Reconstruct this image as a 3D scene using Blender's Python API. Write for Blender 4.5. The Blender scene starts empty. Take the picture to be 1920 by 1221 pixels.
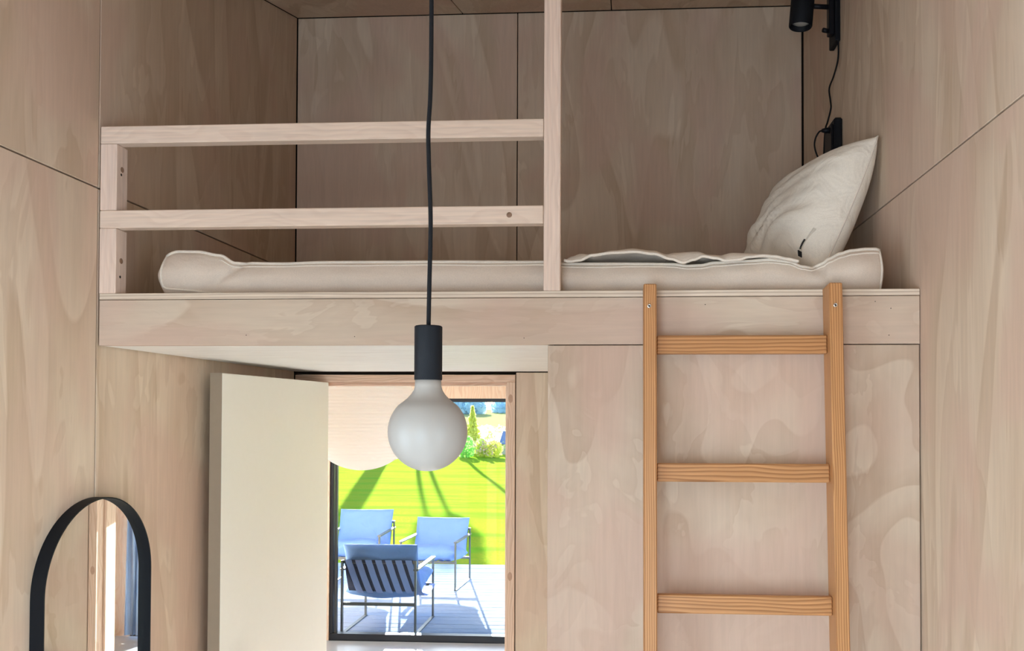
import bpy, bmesh, math, random
from mathutils import Vector, Matrix

random.seed(7)
S = bpy.context.scene
COL = S.collection
R = math.radians

# ------------------------------------------------------------------ camera
FPX = 1560.0
cam_d = bpy.data.cameras.new('camera')
cam = bpy.data.objects.new('camera', cam_d)
COL.objects.link(cam)
cam_d.sensor_fit = 'HORIZONTAL'
cam_d.sensor_width = 36.0
cam_d.lens = FPX / 1920 * 36.0
cam_d.shift_x = (960 - 1075.58) / 1920
cam_d.shift_y = (750.95 - 610.5) / 1920
cam_d.clip_start = 0.05
cam_d.clip_end = 600
YAW, PITCH, ROLL = 0.05745, 0.01751, -0.00258
cam.matrix_world = (Matrix.Translation((0, 0, 1.72)) @ Matrix.Rotation(YAW, 4, 'Z')
                    @ Matrix.Rotation(math.pi / 2 + PITCH, 4, 'X') @ Matrix.Rotation(-ROLL, 4, 'Z'))
S.camera = cam

# ------------------------------------------------------------------ light
S.view_settings.view_transform = 'Standard'
S.view_settings.look = 'None'
S.view_settings.gamma = 1.0
S.view_settings.use_curve_mapping = False
S.view_settings.exposure = 0.0
S.cycles.use_light_tree = False
S.cycles.adaptive_threshold = 0.06
S.cycles.caustics_reflective = False
S.cycles.caustics_refractive = False

SUN_AZ, SUN_EL = R(-14.6), R(12.5)
SUN_STRENGTH = 34.0
SKY_STRENGTH = 0.55
WIN_REAR_W, WIN_LEFT_W, ADDED_RIGHT_W, ADDED_LIVING_W = 74.0, 56.0, 74.0, 110.0
DAY = (0.82, 0.93, 1.08)

world = bpy.data.worlds.new('sky')
S.world = world
world.use_nodes = True
wn = world.node_tree
wn.nodes.clear()
sky = wn.nodes.new('ShaderNodeTexSky')
sky.sky_type = 'NISHITA'
sky.sun_disc = False
sky.sun_elevation = SUN_EL + R(10)
sky.sun_rotation = SUN_AZ
sky.air_density = 1.0
sky.dust_density = 0.3
sky.ozone_density = 2.0
bg = wn.nodes.new('ShaderNodeBackground')
bg.inputs['Strength'].default_value = SKY_STRENGTH
wo = wn.nodes.new('ShaderNodeOutputWorld')
wn.links.new(sky.outputs[0], bg.inputs['Color'])
wn.links.new(bg.outputs[0], wo.inputs[0])

sd = bpy.data.lights.new('sun', 'SUN')
sd.energy = SUN_STRENGTH
sd.color = (1.0, 0.97, 0.93)
sd.angle = R(0.25)
sun = bpy.data.objects.new('sun', sd)
COL.objects.link(sun)
sdir = Vector((math.sin(SUN_AZ) * math.cos(SUN_EL), math.cos(SUN_AZ) * math.cos(SUN_EL), math.sin(SUN_EL)))
sun.rotation_euler = sdir.to_track_quat('Z', 'Y').to_euler()
sun.location = sdir * 60


def area(name, loc, direction, sx, sy, watts, color):
    d = bpy.data.lights.new(name, 'AREA')
    d.shape = 'RECTANGLE'
    d.size, d.size_y = sx, sy
    d.energy = watts
    d.color = color
    o = bpy.data.objects.new(name, d)
    COL.objects.link(o)
    o.location = loc
    o.rotation_euler = Vector(direction).to_track_quat('-Z', 'Z').to_euler()
    return o


XR_ = 0.7759
# daylight from the left and rear glazing; right and living-room lights are added
area('daylight_rear_window', (-0.66, -1.62, 1.03), (0, 1, 0.05), 1.35, 1.95, WIN_REAR_W, DAY)
area('daylight_side_window', (-1.66, 0.376, 1.18), (1, 0, 0.0), 1.15, 2.15, WIN_LEFT_W, DAY)
area('added_right_window_light', (XR_ + 0.22, 0.0, 1.18), (-1, 0, 0.0), 1.1, 2.15, ADDED_RIGHT_W, DAY)  # unseen window light added to brighten the left wall
area('added_living_window_light', (-3.95, 5.0, 1.25), (1, 0, 0.0), 1.5, 1.9, ADDED_LIVING_W, (0.93, 0.97, 1.0))  # unseen window light added to brighten the next room and lantern

# ------------------------------------------------------------------ dimensions
XL, XR = -1.4417, 0.7759          # room side walls
YF, YB, YR = 2.206, 3.593, -1.4   # loft front, far wall, wall behind the photographer
ZT, ZU = 2.051, 1.9075            # loft top, loft underside
ZC, SL = 3.482, 0.2617            # ceiling height at far wall, ceiling slope
ZJ = 2.3425                       # horizontal panel joint
XBOX = -0.196                     # left face of the partition under the loft


def ceil_z(y):
    return ZC + SL * (y - YB)


# ------------------------------------------------------------------ materials
def nmat(name):
    m = bpy.data.materials.new(name)
    m.use_nodes = True
    nt = m.node_tree
    nt.nodes.clear()
    out = nt.nodes.new('ShaderNodeOutputMaterial')
    b = nt.nodes.new('ShaderNodeBsdfPrincipled')
    nt.links.new(b.outputs[0], out.inputs[0])
    return m, nt, b, out


def N(nt, t, **kw):
    n = nt.nodes.new(t)
    for k, v in kw.items():
        setattr(n, k, v)
    return n


def rgb(c):
    return (c[0], c[1], c[2], 1.0)


def srgb(r, g, b):
    f = lambda v: ((v / 255 + 0.055) / 1.055) ** 2.4 if v / 255 > 0.04045 else v / 255 / 12.92
    return (f(r), f(g), f(b))


def math_node(nt, op, a, b=None):
    n = N(nt, 'ShaderNodeMath', operation=op)
    for i, v in enumerate((a, b)):
        if v is None:
            continue
        if isinstance(v, (int, float)):
            n.inputs[i].default_value = v
        else:
            nt.links.new(v, n.inputs[i])
    return n.outputs[0]


def mixc(nt, fac, a, b, blend='MIX'):
    n = N(nt, 'ShaderNodeMix', data_type='RGBA', blend_type=blend)
    for sock, v in ((n.inputs['Factor'], fac), (n.inputs['A'], a), (n.inputs['B'], b)):
        if isinstance(v, (int, float)):
            sock.default_value = v
        elif isinstance(v, tuple):
            sock.default_value = rgb(v)
        else:
            nt.links.new(v, sock)
    return n.outputs['Result']


def ramp(nt, fac, stops, interp='EASE'):
    n = N(nt, 'ShaderNodeValToRGB')
    n.color_ramp.interpolation = interp
    els = n.color_ramp.elements
    while len(els) < len(stops):
        els.new(0.5)
    for e, (p, v) in zip(els, stops):
        e.position = p
        e.color = rgb(v) if isinstance(v, tuple) else (v, v, v, 1)
    nt.links.new(fac, n.inputs[0])
    return n.outputs[0]


def coords(nt, scale, spread=40.0):
    tc = N(nt, 'ShaderNodeTexCoord')
    oi = N(nt, 'ShaderNodeObjectInfo')
    off = math_node(nt, 'MULTIPLY', oi.outputs['Random'], spread)
    add = N(nt, 'ShaderNodeVectorMath', operation='ADD')
    nt.links.new(tc.outputs['Object'], add.inputs[0])
    nt.links.new(off, add.inputs[1])
    mp = N(nt, 'ShaderNodeMapping')
    mp.inputs['Scale'].default_value = scale
    nt.links.new(add.outputs[0], mp.inputs['Vector'])
    return mp.outputs[0], add.outputs[0]


def noise(nt, vec, scale, detail=3, rough=0.5, dist=0.0):
    n = N(nt, 'ShaderNodeTexNoise')
    n.inputs['Scale'].default_value = scale
    n.inputs['Detail'].default_value = detail
    n.inputs['Roughness'].default_value = rough
    n.inputs['Distortion'].default_value = dist
    nt.links.new(vec, n.inputs['Vector'])
    return n.outputs[0]


def axis_scale(axis, along, across):
    return tuple(along if a == axis else across for a in 'XYZ')


def plywood(name, light, dark, pink, axis='Z', bands=7.0, rough=0.62, along=0.36, across=1.7):
    """whitewashed rotary-cut softwood plywood: flame figure with crisp edges, blotchy wash, fine streaks"""
    m, nt, b, out = nmat(name)
    v, raw = coords(nt, axis_scale(axis, along, across))
    n1 = noise(nt, v, 1.15, 2.0, 0.45, 0.7)
    fr = math_node(nt, 'FRACT', math_node(nt, 'MULTIPLY', n1, bands))
    band = ramp(nt, fr, [(0.0, 0.0), (0.45, 0.30), (0.86, 0.85), (0.95, 1.0), (1.0, 0.0)], 'LINEAR')
    n2 = noise(nt, v, 3.4, 3, 0.6, 1.0)
    fr2 = math_node(nt, 'FRACT', math_node(nt, 'MULTIPLY', n2, 4.0))
    flame = ramp(nt, fr2, [(0.0, 0.0), (0.80, 0.8), (0.93, 1.0), (1.0, 0.0)], 'LINEAR')
    fig = math_node(nt, 'ADD', math_node(nt, 'MULTIPLY', band, 0.52), math_node(nt, 'MULTIPLY', flame, 0.34))
    c = mixc(nt, fig, light, dark)
    v3, _ = coords(nt, axis_scale(axis, 0.9, 1.5), 23.0)
    blot = ramp(nt, noise(nt, v3, 2.2, 2, 0.5, 0.6), [(0.42, 0.0), (0.62, 0.75)])
    c = mixc(nt, blot, c, pink)
    v2, _ = coords(nt, axis_scale(axis, 6.0, 90.0))
    st = noise(nt, v2, 1.0, 2, 0.6, 0.2)
    c = mixc(nt, 1.0, c, ramp(nt, st, [(0.3, 0.955), (0.7, 1.03)], 'LINEAR'), 'MULTIPLY')
    nt.links.new(c, b.inputs['Base Color'])
    b.inputs['Roughness'].default_value = rough
    b.inputs['Specular IOR Level'].default_value = 0.25
    return m


def timber(name, light, dark, axis='Z', grain=130.0, amount=1.0, along=0.35, wander=2.2, rough=0.5, spec=0.3, slope=(1.0, 0.7)):
    """sawn softwood: growth rings as slightly wandering lines along an axis"""
    m, nt, b, out = nmat(name)
    v, raw = coords(nt, axis_scale(axis, along, 1.0), 3.0)
    n1 = noise(nt, v, 9.0, 2, 0.5, 0.2)
    sep = N(nt, 'ShaderNodeSeparateXYZ')
    nt.links.new(raw, sep.inputs[0])
    others = [a for a in 'XYZ' if a != axis]
    lin = math_node(nt, 'ADD', math_node(nt, 'MULTIPLY', sep.outputs[others[0]], grain * slope[0]),
                    math_node(nt, 'MULTIPLY', sep.outputs[others[1]], grain * slope[1]))
    ph = math_node(nt, 'ADD', lin, math_node(nt, 'MULTIPLY', n1, wander * 4))
    rings = math_node(nt, 'FRACT', ph)
    lines = ramp(nt, rings, [(0.0, 0.0), (0.35, 0.15), (0.78, 1.0), (0.92, 0.85), (1.0, 0.0)], 'LINEAR')
    c = mixc(nt, math_node(nt, 'MULTIPLY', lines, amount), light, dark)
    v2, _ = coords(nt, axis_scale(axis, 5.0, 160.0))
    st = noise(nt, v2, 1.0, 2, 0.6, 0.1)
    c = mixc(nt, 1.0, c, ramp(nt, st, [(0.3, 0.88), (0.7, 1.05)], 'LINEAR'), 'MULTIPLY')
    nt.links.new(c, b.inputs['Base Color'])
    b.inputs['Roughness'].default_value = rough
    b.inputs['Specular IOR Level'].default_value = spec
    return m


def plain(name, color, rough=0.5, metal=0.0, spec=0.5, speck=0.0, bump=0.0, bscale=200.0):
    m, nt, b, out = nmat(name)
    b.inputs['Roughness'].default_value = rough
    b.inputs['Metallic'].default_value = metal
    b.inputs['Specular IOR Level'].default_value = spec
    tc = N(nt, 'ShaderNodeTexCoord')
    n = noise(nt, tc.outputs['Object'], bscale, 3, 0.6)
    c = mixc(nt, n, tuple(x * (1 - speck) for x in color), tuple(min(1, x * (1 + speck)) for x in color))
    nt.links.new(c, b.inputs['Base Color'])
    if bump:
        bp = N(nt, 'ShaderNodeBump')
        bp.inputs['Strength'].default_value = bump
        bp.inputs['Distance'].default_value = 0.002
        nt.links.new(n, bp.inputs['Height'])
        nt.links.new(bp.outputs[0], b.inputs['Normal'])
    return m


def fabric(name, color, wrinkle=0.5, wscale=9.0, weave=420.0):
    m, nt, b, out = nmat(name)
    tc = N(nt, 'ShaderNodeTexCoord')
    mp = N(nt, 'ShaderNodeMapping')
    mp.inputs['Scale'].default_value = (1.0, 1.0, 1.0)
    nt.links.new(tc.outputs['Object'], mp.inputs['Vector'])
    w = noise(nt, mp.outputs[0], wscale, 3, 0.5, 0.8)
    f = noise(nt, tc.outputs['Object'], weave, 2, 0.5)
    c = mixc(nt, w, tuple(x * 0.94 for x in color), tuple(min(1, x * 1.05) for x in color))
    c = mixc(nt, 1.0, c, ramp(nt, f, [(0.3, 0.93), (0.7, 1.04)], 'LINEAR'), 'MULTIPLY')
    nt.links.new(c, b.inputs['Base Color'])
    b.inputs['Roughness'].default_value = 0.9
    b.inputs['Specular IOR Level'].default_value = 0.1
    b.inputs['Sheen Weight'].default_value = 0.1
    b1 = N(nt, 'ShaderNodeBump')
    b1.inputs['Strength'].default_value = wrinkle
    b1.inputs['Distance'].default_value = 0.02
    nt.links.new(w, b1.inputs['Height'])
    b2 = N(nt, 'ShaderNodeBump')
    b2.inputs['Strength'].default_value = 0.15
    b2.inputs['Distance'].default_value = 0.001
    nt.links.new(f, b2.inputs['Height'])
    nt.links.new(b1.outputs[0], b2.inputs['Normal'])
    nt.links.new(b2.outputs[0], b.inputs['Normal'])
    return m


def glass_thin(name):
    m, nt, b, out = nmat(name)
    nt.nodes.remove(b)
    t = N(nt, 'ShaderNodeBsdfTransparent')
    t.inputs[0].default_value = (0.94, 0.98, 0.98, 1)
    g = N(nt, 'ShaderNodeBsdfGlossy')
    g.inputs['Roughness'].default_value = 0.02
    fr = N(nt, 'ShaderNodeFresnel')
    fr.inputs[0].default_value = 1.3
    mx = N(nt, 'ShaderNodeMixShader')
    nt.links.new(fr.outputs[0], mx.inputs[0])
    nt.links.new(t.outputs[0], mx.inputs[1])
    nt.links.new(g.outputs[0], mx.inputs[2])
    nt.links.new(mx.outputs[0], out.inputs[0])
    return m


def translucent(name, color, trans, fac, rough=0.4):
    m, nt, b, out = nmat(name)
    b.inputs['Base Color'].default_value = rgb(color)
    b.inputs['Roughness'].default_value = rough
    b.inputs['Specular IOR Level'].default_value = 0.4
    t = N(nt, 'ShaderNodeBsdfTranslucent')
    t.inputs[0].default_value = rgb(trans)
    mx = N(nt, 'ShaderNodeMixShader')
    mx.inputs[0].default_value = fac
    nt.links.new(b.outputs[0], mx.inputs[1])
    nt.links.new(t.outputs[0], mx.inputs[2])
    nt.links.new(mx.outputs[0], out.inputs[0])
    return m


PLY_L, PLY_D, PLY_P = srgb(222, 202, 180), srgb(193, 166, 140), srgb(211, 181, 161)
M = {}
M['ply'] = plywood('whitewashed_plywood', PLY_L, PLY_D, PLY_P)
M['ply_face'] = plywood('whitewashed_plywood_swirled', srgb(212, 193, 174), srgb(184, 158, 137), srgb(204, 174, 157), along=1.1, across=1.5, bands=9)
M['ply_x'] = plywood('whitewashed_plywood_lengthwise', srgb(213, 196, 177), srgb(188, 163, 141), srgb(207, 180, 163), axis='X', bands=7, along=0.8, across=2.4)
M['ply_y'] = plywood('whitewashed_plywood_ceiling', PLY_L, PLY_D, PLY_P, axis='Y')
M['underside'] = timber('pale_underside_board', srgb(250, 245, 238), srgb(240, 230, 220), axis='X', grain=40, amount=0.5)
M['gap'] = plain('dark_joint', (0.022, 0.014, 0.010), 0.9, spec=0.1)
M['ply_edge'] = timber('plywood_edge_veneers', srgb(230, 214, 196), srgb(178, 150, 126), axis='X', grain=170, amount=0.6, along=0.08, wander=0.9)
M['rail'] = timber('whitewashed_pine', srgb(238, 216, 198), srgb(220, 192, 173), axis='X', grain=60, amount=0.32)
M['post'] = timber('whitewashed_pine_upright', srgb(238, 214, 198), srgb(220, 190, 172), axis='Z', grain=60, amount=0.32)
M['knot'] = plain('pine_knot', srgb(150, 118, 96), 0.6, speck=0.3, bscale=60)
M['knot_pale'] = plain('pale_pine_knot', srgb(186, 148, 124), 0.6, speck=0.2, bscale=60)
M['hole'] = plain('screw_hole', (0.03, 0.02, 0.015), 0.9)
M['ladder_z'] = timber('oiled_larch_upright', srgb(208, 154, 104), srgb(160, 106, 64), axis='Z', grain=170, amount=0.85, along=0.22, wander=0.9, rough=0.42)
M['ladder_x'] = timber('oiled_larch_rung', srgb(203, 149, 100), srgb(152, 100, 60), axis='X', grain=150, amount=0.85, along=0.25, wander=1.3, rough=0.42)
M['steel'] = plain('bright_screw_steel', (0.75, 0.75, 0.74), 0.25, metal=1.0)
M['black'] = plain('black_powder_coat', (0.008, 0.009, 0.012), 0.55, spec=0.16, speck=0.5, bump=0.2, bscale=900)
M['black_s'] = plain('black_plastic', (0.008, 0.008, 0.011), 0.45, spec=0.2)
M['cord'] = plain('black_textile_cord', (0.010, 0.010, 0.012), 0.8, spec=0.2, speck=0.4, bump=0.4, bscale=1500)
M['linen'] = fabric('unbleached_cotton', srgb(226, 210, 195), 0.35, 7.0)
M['linen_p'] = fabric('unbleached_cotton_pillow', srgb(250, 241, 227), 0.6, 10.0)
M['piping'] = fabric('cotton_piping', srgb(234, 222, 208), 0.2, 30.0)
M['tag'] = plain('white_woven_tag', srgb(225, 215, 200), 0.8)
M['ink'] = plain('black_ink', (0.01, 0.01, 0.012), 0.8)
M['door'] = plain('cream_paint', srgb(242, 238, 228), 0.42, spec=0.35, speck=0.015, bscale=40, bump=0.03)
M['door_edge'] = plain('taupe_edge_band', srgb(158, 142, 124), 0.6, spec=0.2, speck=0.05, bscale=30)
M['curtain'] = fabric('pale_blue_curtain', srgb(178, 202, 236), 0.2, 12.0)
M['frame'] = timber('oiled_pine_frame', srgb(228, 196, 172), srgb(204, 164, 138), axis='Z', grain=80, amount=0.6)
M['frame_x'] = timber('oiled_pine_frame_header', srgb(226, 192, 168), srgb(198, 156, 130), axis='X', grain=80, amount=0.6)
M['pine'] = timber('warm_pine_board', srgb(250, 220, 192), srgb(238, 194, 158), axis='Z', grain=40, amount=0.6)
M['floor_pine'] = timber('white_soaped_pine_floor', srgb(214, 210, 206), srgb(200, 194, 190), axis='Y', grain=40, amount=0.6)
M['floor'] = plain('pale_polished_floor', srgb(222, 223, 226), 0.3, spec=0.5, speck=0.06, bscale=6)
M['glass'] = glass_thin('window_glass')
M['winframe'] = plain('dark_window_frame', (0.02, 0.023, 0.03), 0.4, speck=0.1)
M['mirror'] = plain('mirror_silver', (0.88, 0.90, 0.89), 0.015, metal=1.0)
M['bulb'] = translucent('opal_glass', (0.48, 0.44, 0.405), (0.58, 0.51, 0.45), 0.25, 0.35)
M['paper'] = translucent('rice_paper', (0.95, 0.92, 0.90), (0.99, 0.94, 0.89), 0.70, 0.8)
M['lens'] = translucent('lamp_lens', (0.7, 0.7, 0.65), (0.7, 0.7, 0.65), 0.3, 0.2)
M['outer'] = plain('exterior_render', srgb(200, 196, 190), 0.8)

M['deck'] = timber('weathered_decking', srgb(178, 190, 206), srgb(142, 158, 182), axis='X', grain=60, amount=0.7, rough=0.7, spec=0.0)
M['chair'] = fabric('grey_blue_canvas', srgb(112, 152, 214), 0.6, 8.0)
M['strap'] = fabric('blue_webbing', srgb(140, 164, 222), 0.2, 20.0)
M['gap_shade'] = plain('painted_gap_shade', srgb(48, 58, 84), 0.9, spec=0.1)  # shade between the chair straps, painted as a dark colour
M['tube'] = plain('brushed_steel_bar', (0.07, 0.085, 0.09), 0.38, metal=0.0, spec=0.7)


def grass():
    m, nt, b, out = nmat('mown_lawn')
    v, raw = coords(nt, (0.28, 1.5, 1.0), 0.0)
    a = noise(nt, v, 1.0, 3, 0.65, 0.6)
    f = noise(nt, raw, 26.0, 4, 0.7)
    c = mixc(nt, ramp(nt, a, [(0.34, 0.0), (0.54, 1.0)]), (0.22, 0.42, 0.028), (0.43, 0.43, 0.035))
    c = mixc(nt, ramp(nt, f, [(0.35, 0.0), (0.62, 0.8)]), c, (0.24, 0.40, 0.03))
    sp_ = N(nt, 'ShaderNodeSeparateXYZ')
    nt.links.new(raw, sp_.inputs[0])
    far = ramp(nt, math_node(nt, 'DIVIDE', math_node(nt, 'ADD', sp_.outputs['Y'], math_node(nt, 'MULTIPLY', a, 4.0)), 100.0), [(0.415, 0.0), (0.44, 1.0)])
    c = mixc(nt, far, c, (0.46, 0.44, 0.17))
    nt.nodes.remove(b)
    df = N(nt, 'ShaderNodeBsdfDiffuse')
    nt.links.new(c, df.inputs['Color'])
    nt.links.new(df.outputs[0], out.inputs[0])
    return m


M['grass'] = grass()


def leafy(name, c, t):
    return translucent(name, c, t, 0.45, 0.7)


M['leaf_yellow'] = leafy('sunlit_yellow_foliage', (0.78, 0.80, 0.20), (0.92, 0.90, 0.28))
M['leaf_green'] = leafy('green_foliage', (0.25, 0.55, 0.16), (0.45, 0.85, 0.22))
M['leaf_hazed'] = leafy('haze_tinted_foliage', (0.55, 0.72, 0.82), (0.72, 0.88, 0.95))  # pale blue haze of distance painted into the leaf colour
M['meadow'] = leafy('dry_meadow_grass', (0.85, 0.84, 0.36), (0.95, 0.92, 0.45))
M['bark'] = plain('tree_bark', (0.10, 0.075, 0.05), 0.9, speck=0.4, bscale=30, bump=0.4)
M['flower'] = plain('pale_petals', (0.8, 0.5, 0.42), 0.8)
M['roofblue'] = plain('blue_grey_sheet_roof', (0.16, 0.22, 0.38), 0.6)
M['shedwall'] = plain('shed_boards', (0.5, 0.5, 0.52), 0.8)


# ------------------------------------------------------------------ mesh helpers
def base_of(parent):
    if parent is None:
        return Vector((0, 0, 0))
    b = Vector(parent.location)
    p = parent.parent
    while p is not None:
        b = b + Vector(p.location)
        p = p.parent
    return b


def link(name, me, mat, parent=None, smooth=False):
    o = bpy.data.objects.new(name, me)
    COL.objects.link(o)
    if mat is not None and not me.materials:
        me.materials.append(M[mat] if isinstance(mat, str) else mat)
    if parent is not None:
        o.parent = parent
    if smooth:
        for p in me.polygons:
            p.use_smooth = True
    return o


def from_bm(name, bm, mat, parent=None, smooth=False, local=False):
    """local=False: the bmesh is in world coordinates; shift it into the parent's frame"""
    if not local:
        b = base_of(parent)
        if b.length > 0:
            bmesh.ops.translate(bm, verts=bm.verts, vec=-b)
    bmesh.ops.recalc_face_normals(bm, faces=bm.faces)
    me = bpy.data.meshes.new(name)
    bm.to_mesh(me)
    bm.free()
    return link(name, me, mat, parent, smooth)


def add_box(bm, x0, x1, y0, y1, z0, z1, bevel=0.0, seg=1):
    r = bmesh.ops.create_cube(bm, size=1.0)
    vs = r['verts']
    for v in vs:
        v.co = Vector(((x0 + x1) / 2 + v.co.x * (x1 - x0), (y0 + y1) / 2 + v.co.y * (y1 - y0),
                       (z0 + z1) / 2 + v.co.z * (z1 - z0)))
    if bevel > 0:
        es = set()
        for v in vs:
            es.update(v.link_edges)
        bmesh.ops.bevel(bm, geom=list(es), offset=bevel, segments=seg, affect='EDGES', profile=0.5)
    return vs


def box(name, x0, x1, y0, y1, z0, z1, mat, parent=None, bevel=0.0015, seg=1, local=False):
    bm = bmesh.new()
    add_box(bm, x0, x1, y0, y1, z0, z1, bevel, seg)
    return from_bm(name, bm, mat, parent, local=local)


def prism(name, pts, axis, a0, a1, mat, parent=None, bevel=0.0012):
    """extrude a polygon (two coordinates) along axis from a0 to a1"""
    bm = bmesh.new()

    def P(q, a):
        return {'X': (a, q[0], q[1]), 'Y': (q[0], a, q[1]), 'Z': (q[0], q[1], a)}[axis]
    A = [bm.verts.new(P(q, a0)) for q in pts]
    B = [bm.verts.new(P(q, a1)) for q in pts]
    n = len(pts)
    bm.faces.new(A)
    bm.faces.new(B[::-1])
    for i in range(n):
        bm.faces.new((A[i], B[i], B[(i + 1) % n], A[(i + 1) % n]))
    bmesh.ops.recalc_face_normals(bm, faces=bm.faces)
    if bevel:
        bmesh.ops.bevel(bm, geom=list(bm.edges), offset=bevel, segments=1, affect='EDGES')
    return from_bm(name, bm, mat, parent)


def add_tube(bm, pts, r, n=10, closed=False, caps=True):
    pts = [Vector(p) for p in pts]
    rad = r if isinstance(r, (list, tuple)) else [r] * len(pts)
    rings = []
    m = len(pts)
    up = None
    for i, p in enumerate(pts):
        if closed:
            t = (pts[(i + 1) % m] - pts[i - 1]).normalized()
        else:
            t = (pts[min(i + 1, m - 1)] - pts[max(i - 1, 0)]).normalized()
        if up is None:
            up = Vector((0, 0, 1)) if abs(t.z) < 0.9 else Vector((1, 0, 0))
        up = (up - t * up.dot(t)).normalized()
        s = t.cross(up)
        rings.append([bm.verts.new(p + (up * math.cos(a) + s * math.sin(a)) * rad[i])
                      for a in [2 * math.pi * k / n for k in range(n)]])
    for i in range(m if closed else m - 1):
        A, B = rings[i], rings[(i + 1) % m]
        for k in range(n):
            bm.faces.new((A[k], A[(k + 1) % n], B[(k + 1) % n], B[k]))
    if caps and not closed:
        bm.faces.new(rings[0])
        bm.faces.new(rings[-1][::-1])


def tube(name, pts, r, mat, parent=None, n=10, closed=False, local=False):
    bm = bmesh.new()
    add_tube(bm, pts, r, n, closed)
    return from_bm(name, bm, mat, parent, smooth=True, local=local)


def spline(ctrl, per=8):
    c = [Vector(p) for p in ctrl]
    c = [c[0] * 2 - c[1]] + c + [c[-1] * 2 - c[-2]]
    out = []
    for i in range(1, len(c) - 2):
        p0, p1, p2, p3 = c[i - 1:i + 3]
        for k in range(per):
            t = k / per
            out.append(0.5 * ((2 * p1) + (p2 - p0) * t + (2 * p0 - 5 * p1 + 4 * p2 - p3) * t * t
                              + (3 * p1 - p0 - 3 * p2 + p3) * t ** 3))
    out.append(c[-2])
    return out


def add_lathe(bm, prof, n=40, center=(0, 0, 0), mat4=None):
    rings = []
    for (r, z) in prof:
        if r < 1e-6:
            rings.append([bm.verts.new((0, 0, z))])
        else:
            rings.append([bm.verts.new((r * math.cos(2 * math.pi * k / n), r * math.sin(2 * math.pi * k / n), z)) for k in range(n)])
    for A, B in zip(rings[:-1], rings[1:]):
        if len(A) == 1 and len(B) == 1:
            continue
        for k in range(n):
            k2 = (k + 1) % n
            if len(A) == 1:
                bm.faces.new((A[0], B[k], B[k2]))
            elif len(B) == 1:
                bm.faces.new((A[k], A[k2], B[0]))
            else:
                bm.faces.new((A[k], A[k2], B[k2], B[k]))
    allv = [v for r in rings for v in r]
    T = mat4 if mat4 is not None else Matrix.Translation(center)
    for v in allv:
        v.co = T @ v.co


def lathe(name, prof, mat, parent=None, n=40, center=(0, 0, 0), mat4=None, smooth=True, local=False):
    bm = bmesh.new()
    add_lathe(bm, prof, n, center, mat4)
    o = from_bm(name, bm, mat, parent, smooth=smooth, local=local)
    return o


def auto_smooth(o, ang=35):
    me = o.data
    for p in me.polygons:
        p.use_smooth = True
    me.set_sharp_from_angle(angle=R(ang))


def structure(o):
    o['kind'] = 'structure'
    return o


def empty(name, loc, label=None, cat=None, group=None, kind=None):
    o = bpy.data.objects.new(name, None)
    COL.objects.link(o)
    o.location = loc
    o.empty_display_size = 0.1
    if label:
        o['label'] = label
    if cat:
        o['category'] = cat
    if group:
        o['group'] = group
    if kind:
        o['kind'] = kind
    return o


def tag(o, label, cat, group=None):
    o['label'] = label
    o['category'] = cat
    if group:
        o['group'] = group
    return o


# ================================================================== THE ROOM
G = 0.0022      # half joint
PT = 0.015      # panel thickness

# ---- floor
structure(box('floor', XL - 0.2, XR + 0.2, YR - 0.05, YB + 0.06, -0.12, 0.0, 'floor_pine', bevel=0))
structure(box('floor_living', XL - 2.4, 3.0, YB + 0.061, 6.24, -0.12, 0.0, 'floor', bevel=0))

# ---- ceiling: dark backing with plywood panels
cb = bmesh.new()
vs = []
y0, y1 = YR - 0.2, YB + 0.13
for (x, y, dz) in [(XL - 0.25, y0, 0.016), (XR + 0.25, y0, 0.016), (XR + 0.25, y1, 0.016), (XL - 0.25, y1, 0.016),
                   (XL - 0.25, y0, 0.15), (XR + 0.25, y0, 0.15), (XR + 0.25, y1, 0.15), (XL - 0.25, y1, 0.15)]:
    vs.append(cb.verts.new((x, y, ceil_z(y) + dz)))
for f in ((0, 1, 2, 3), (4, 5, 6, 7), (0, 1, 5, 4), (1, 2, 6, 5), (2, 3, 7, 6), (3, 0, 4, 7)):
    cb.faces.new([vs[i] for i in f])
ceiling = structure(from_bm('ceiling', cb, 'gap'))


def ceil_panel(x0, x1, ya, yb):
    bm = bmesh.new()
    v = []
    for dz in (0.0, 0.0155):
        for (x, y) in ((x0 + G, ya + G), (x1 - G, ya + G), (x1 - G, yb - G), (x0 + G, yb - G)):
            v.append(bm.verts.new((x, y, ceil_z(y) + dz)))
    for f in ((0, 1, 2, 3), (4, 5, 6, 7), (0, 1, 5, 4), (1, 2, 6, 5), (2, 3, 7, 6), (3, 0, 4, 7)):
        bm.faces.new([v[i] for i in f])
    bmesh.ops.recalc_face_normals(bm, faces=bm.faces)
    bmesh.ops.bevel(bm, geom=list(bm.edges), offset=0.001, segments=1, affect='EDGES')
    return from_bm('panel', bm, 'ply_y', ceiling)


for xa, xb in ((XL, -0.699), (-0.699, -0.046), (-0.046, XR)):
    ceil_panel(xa, xb, 1.2, YB)
    ceil_panel(xa, xb, YR, 1.2)

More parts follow.
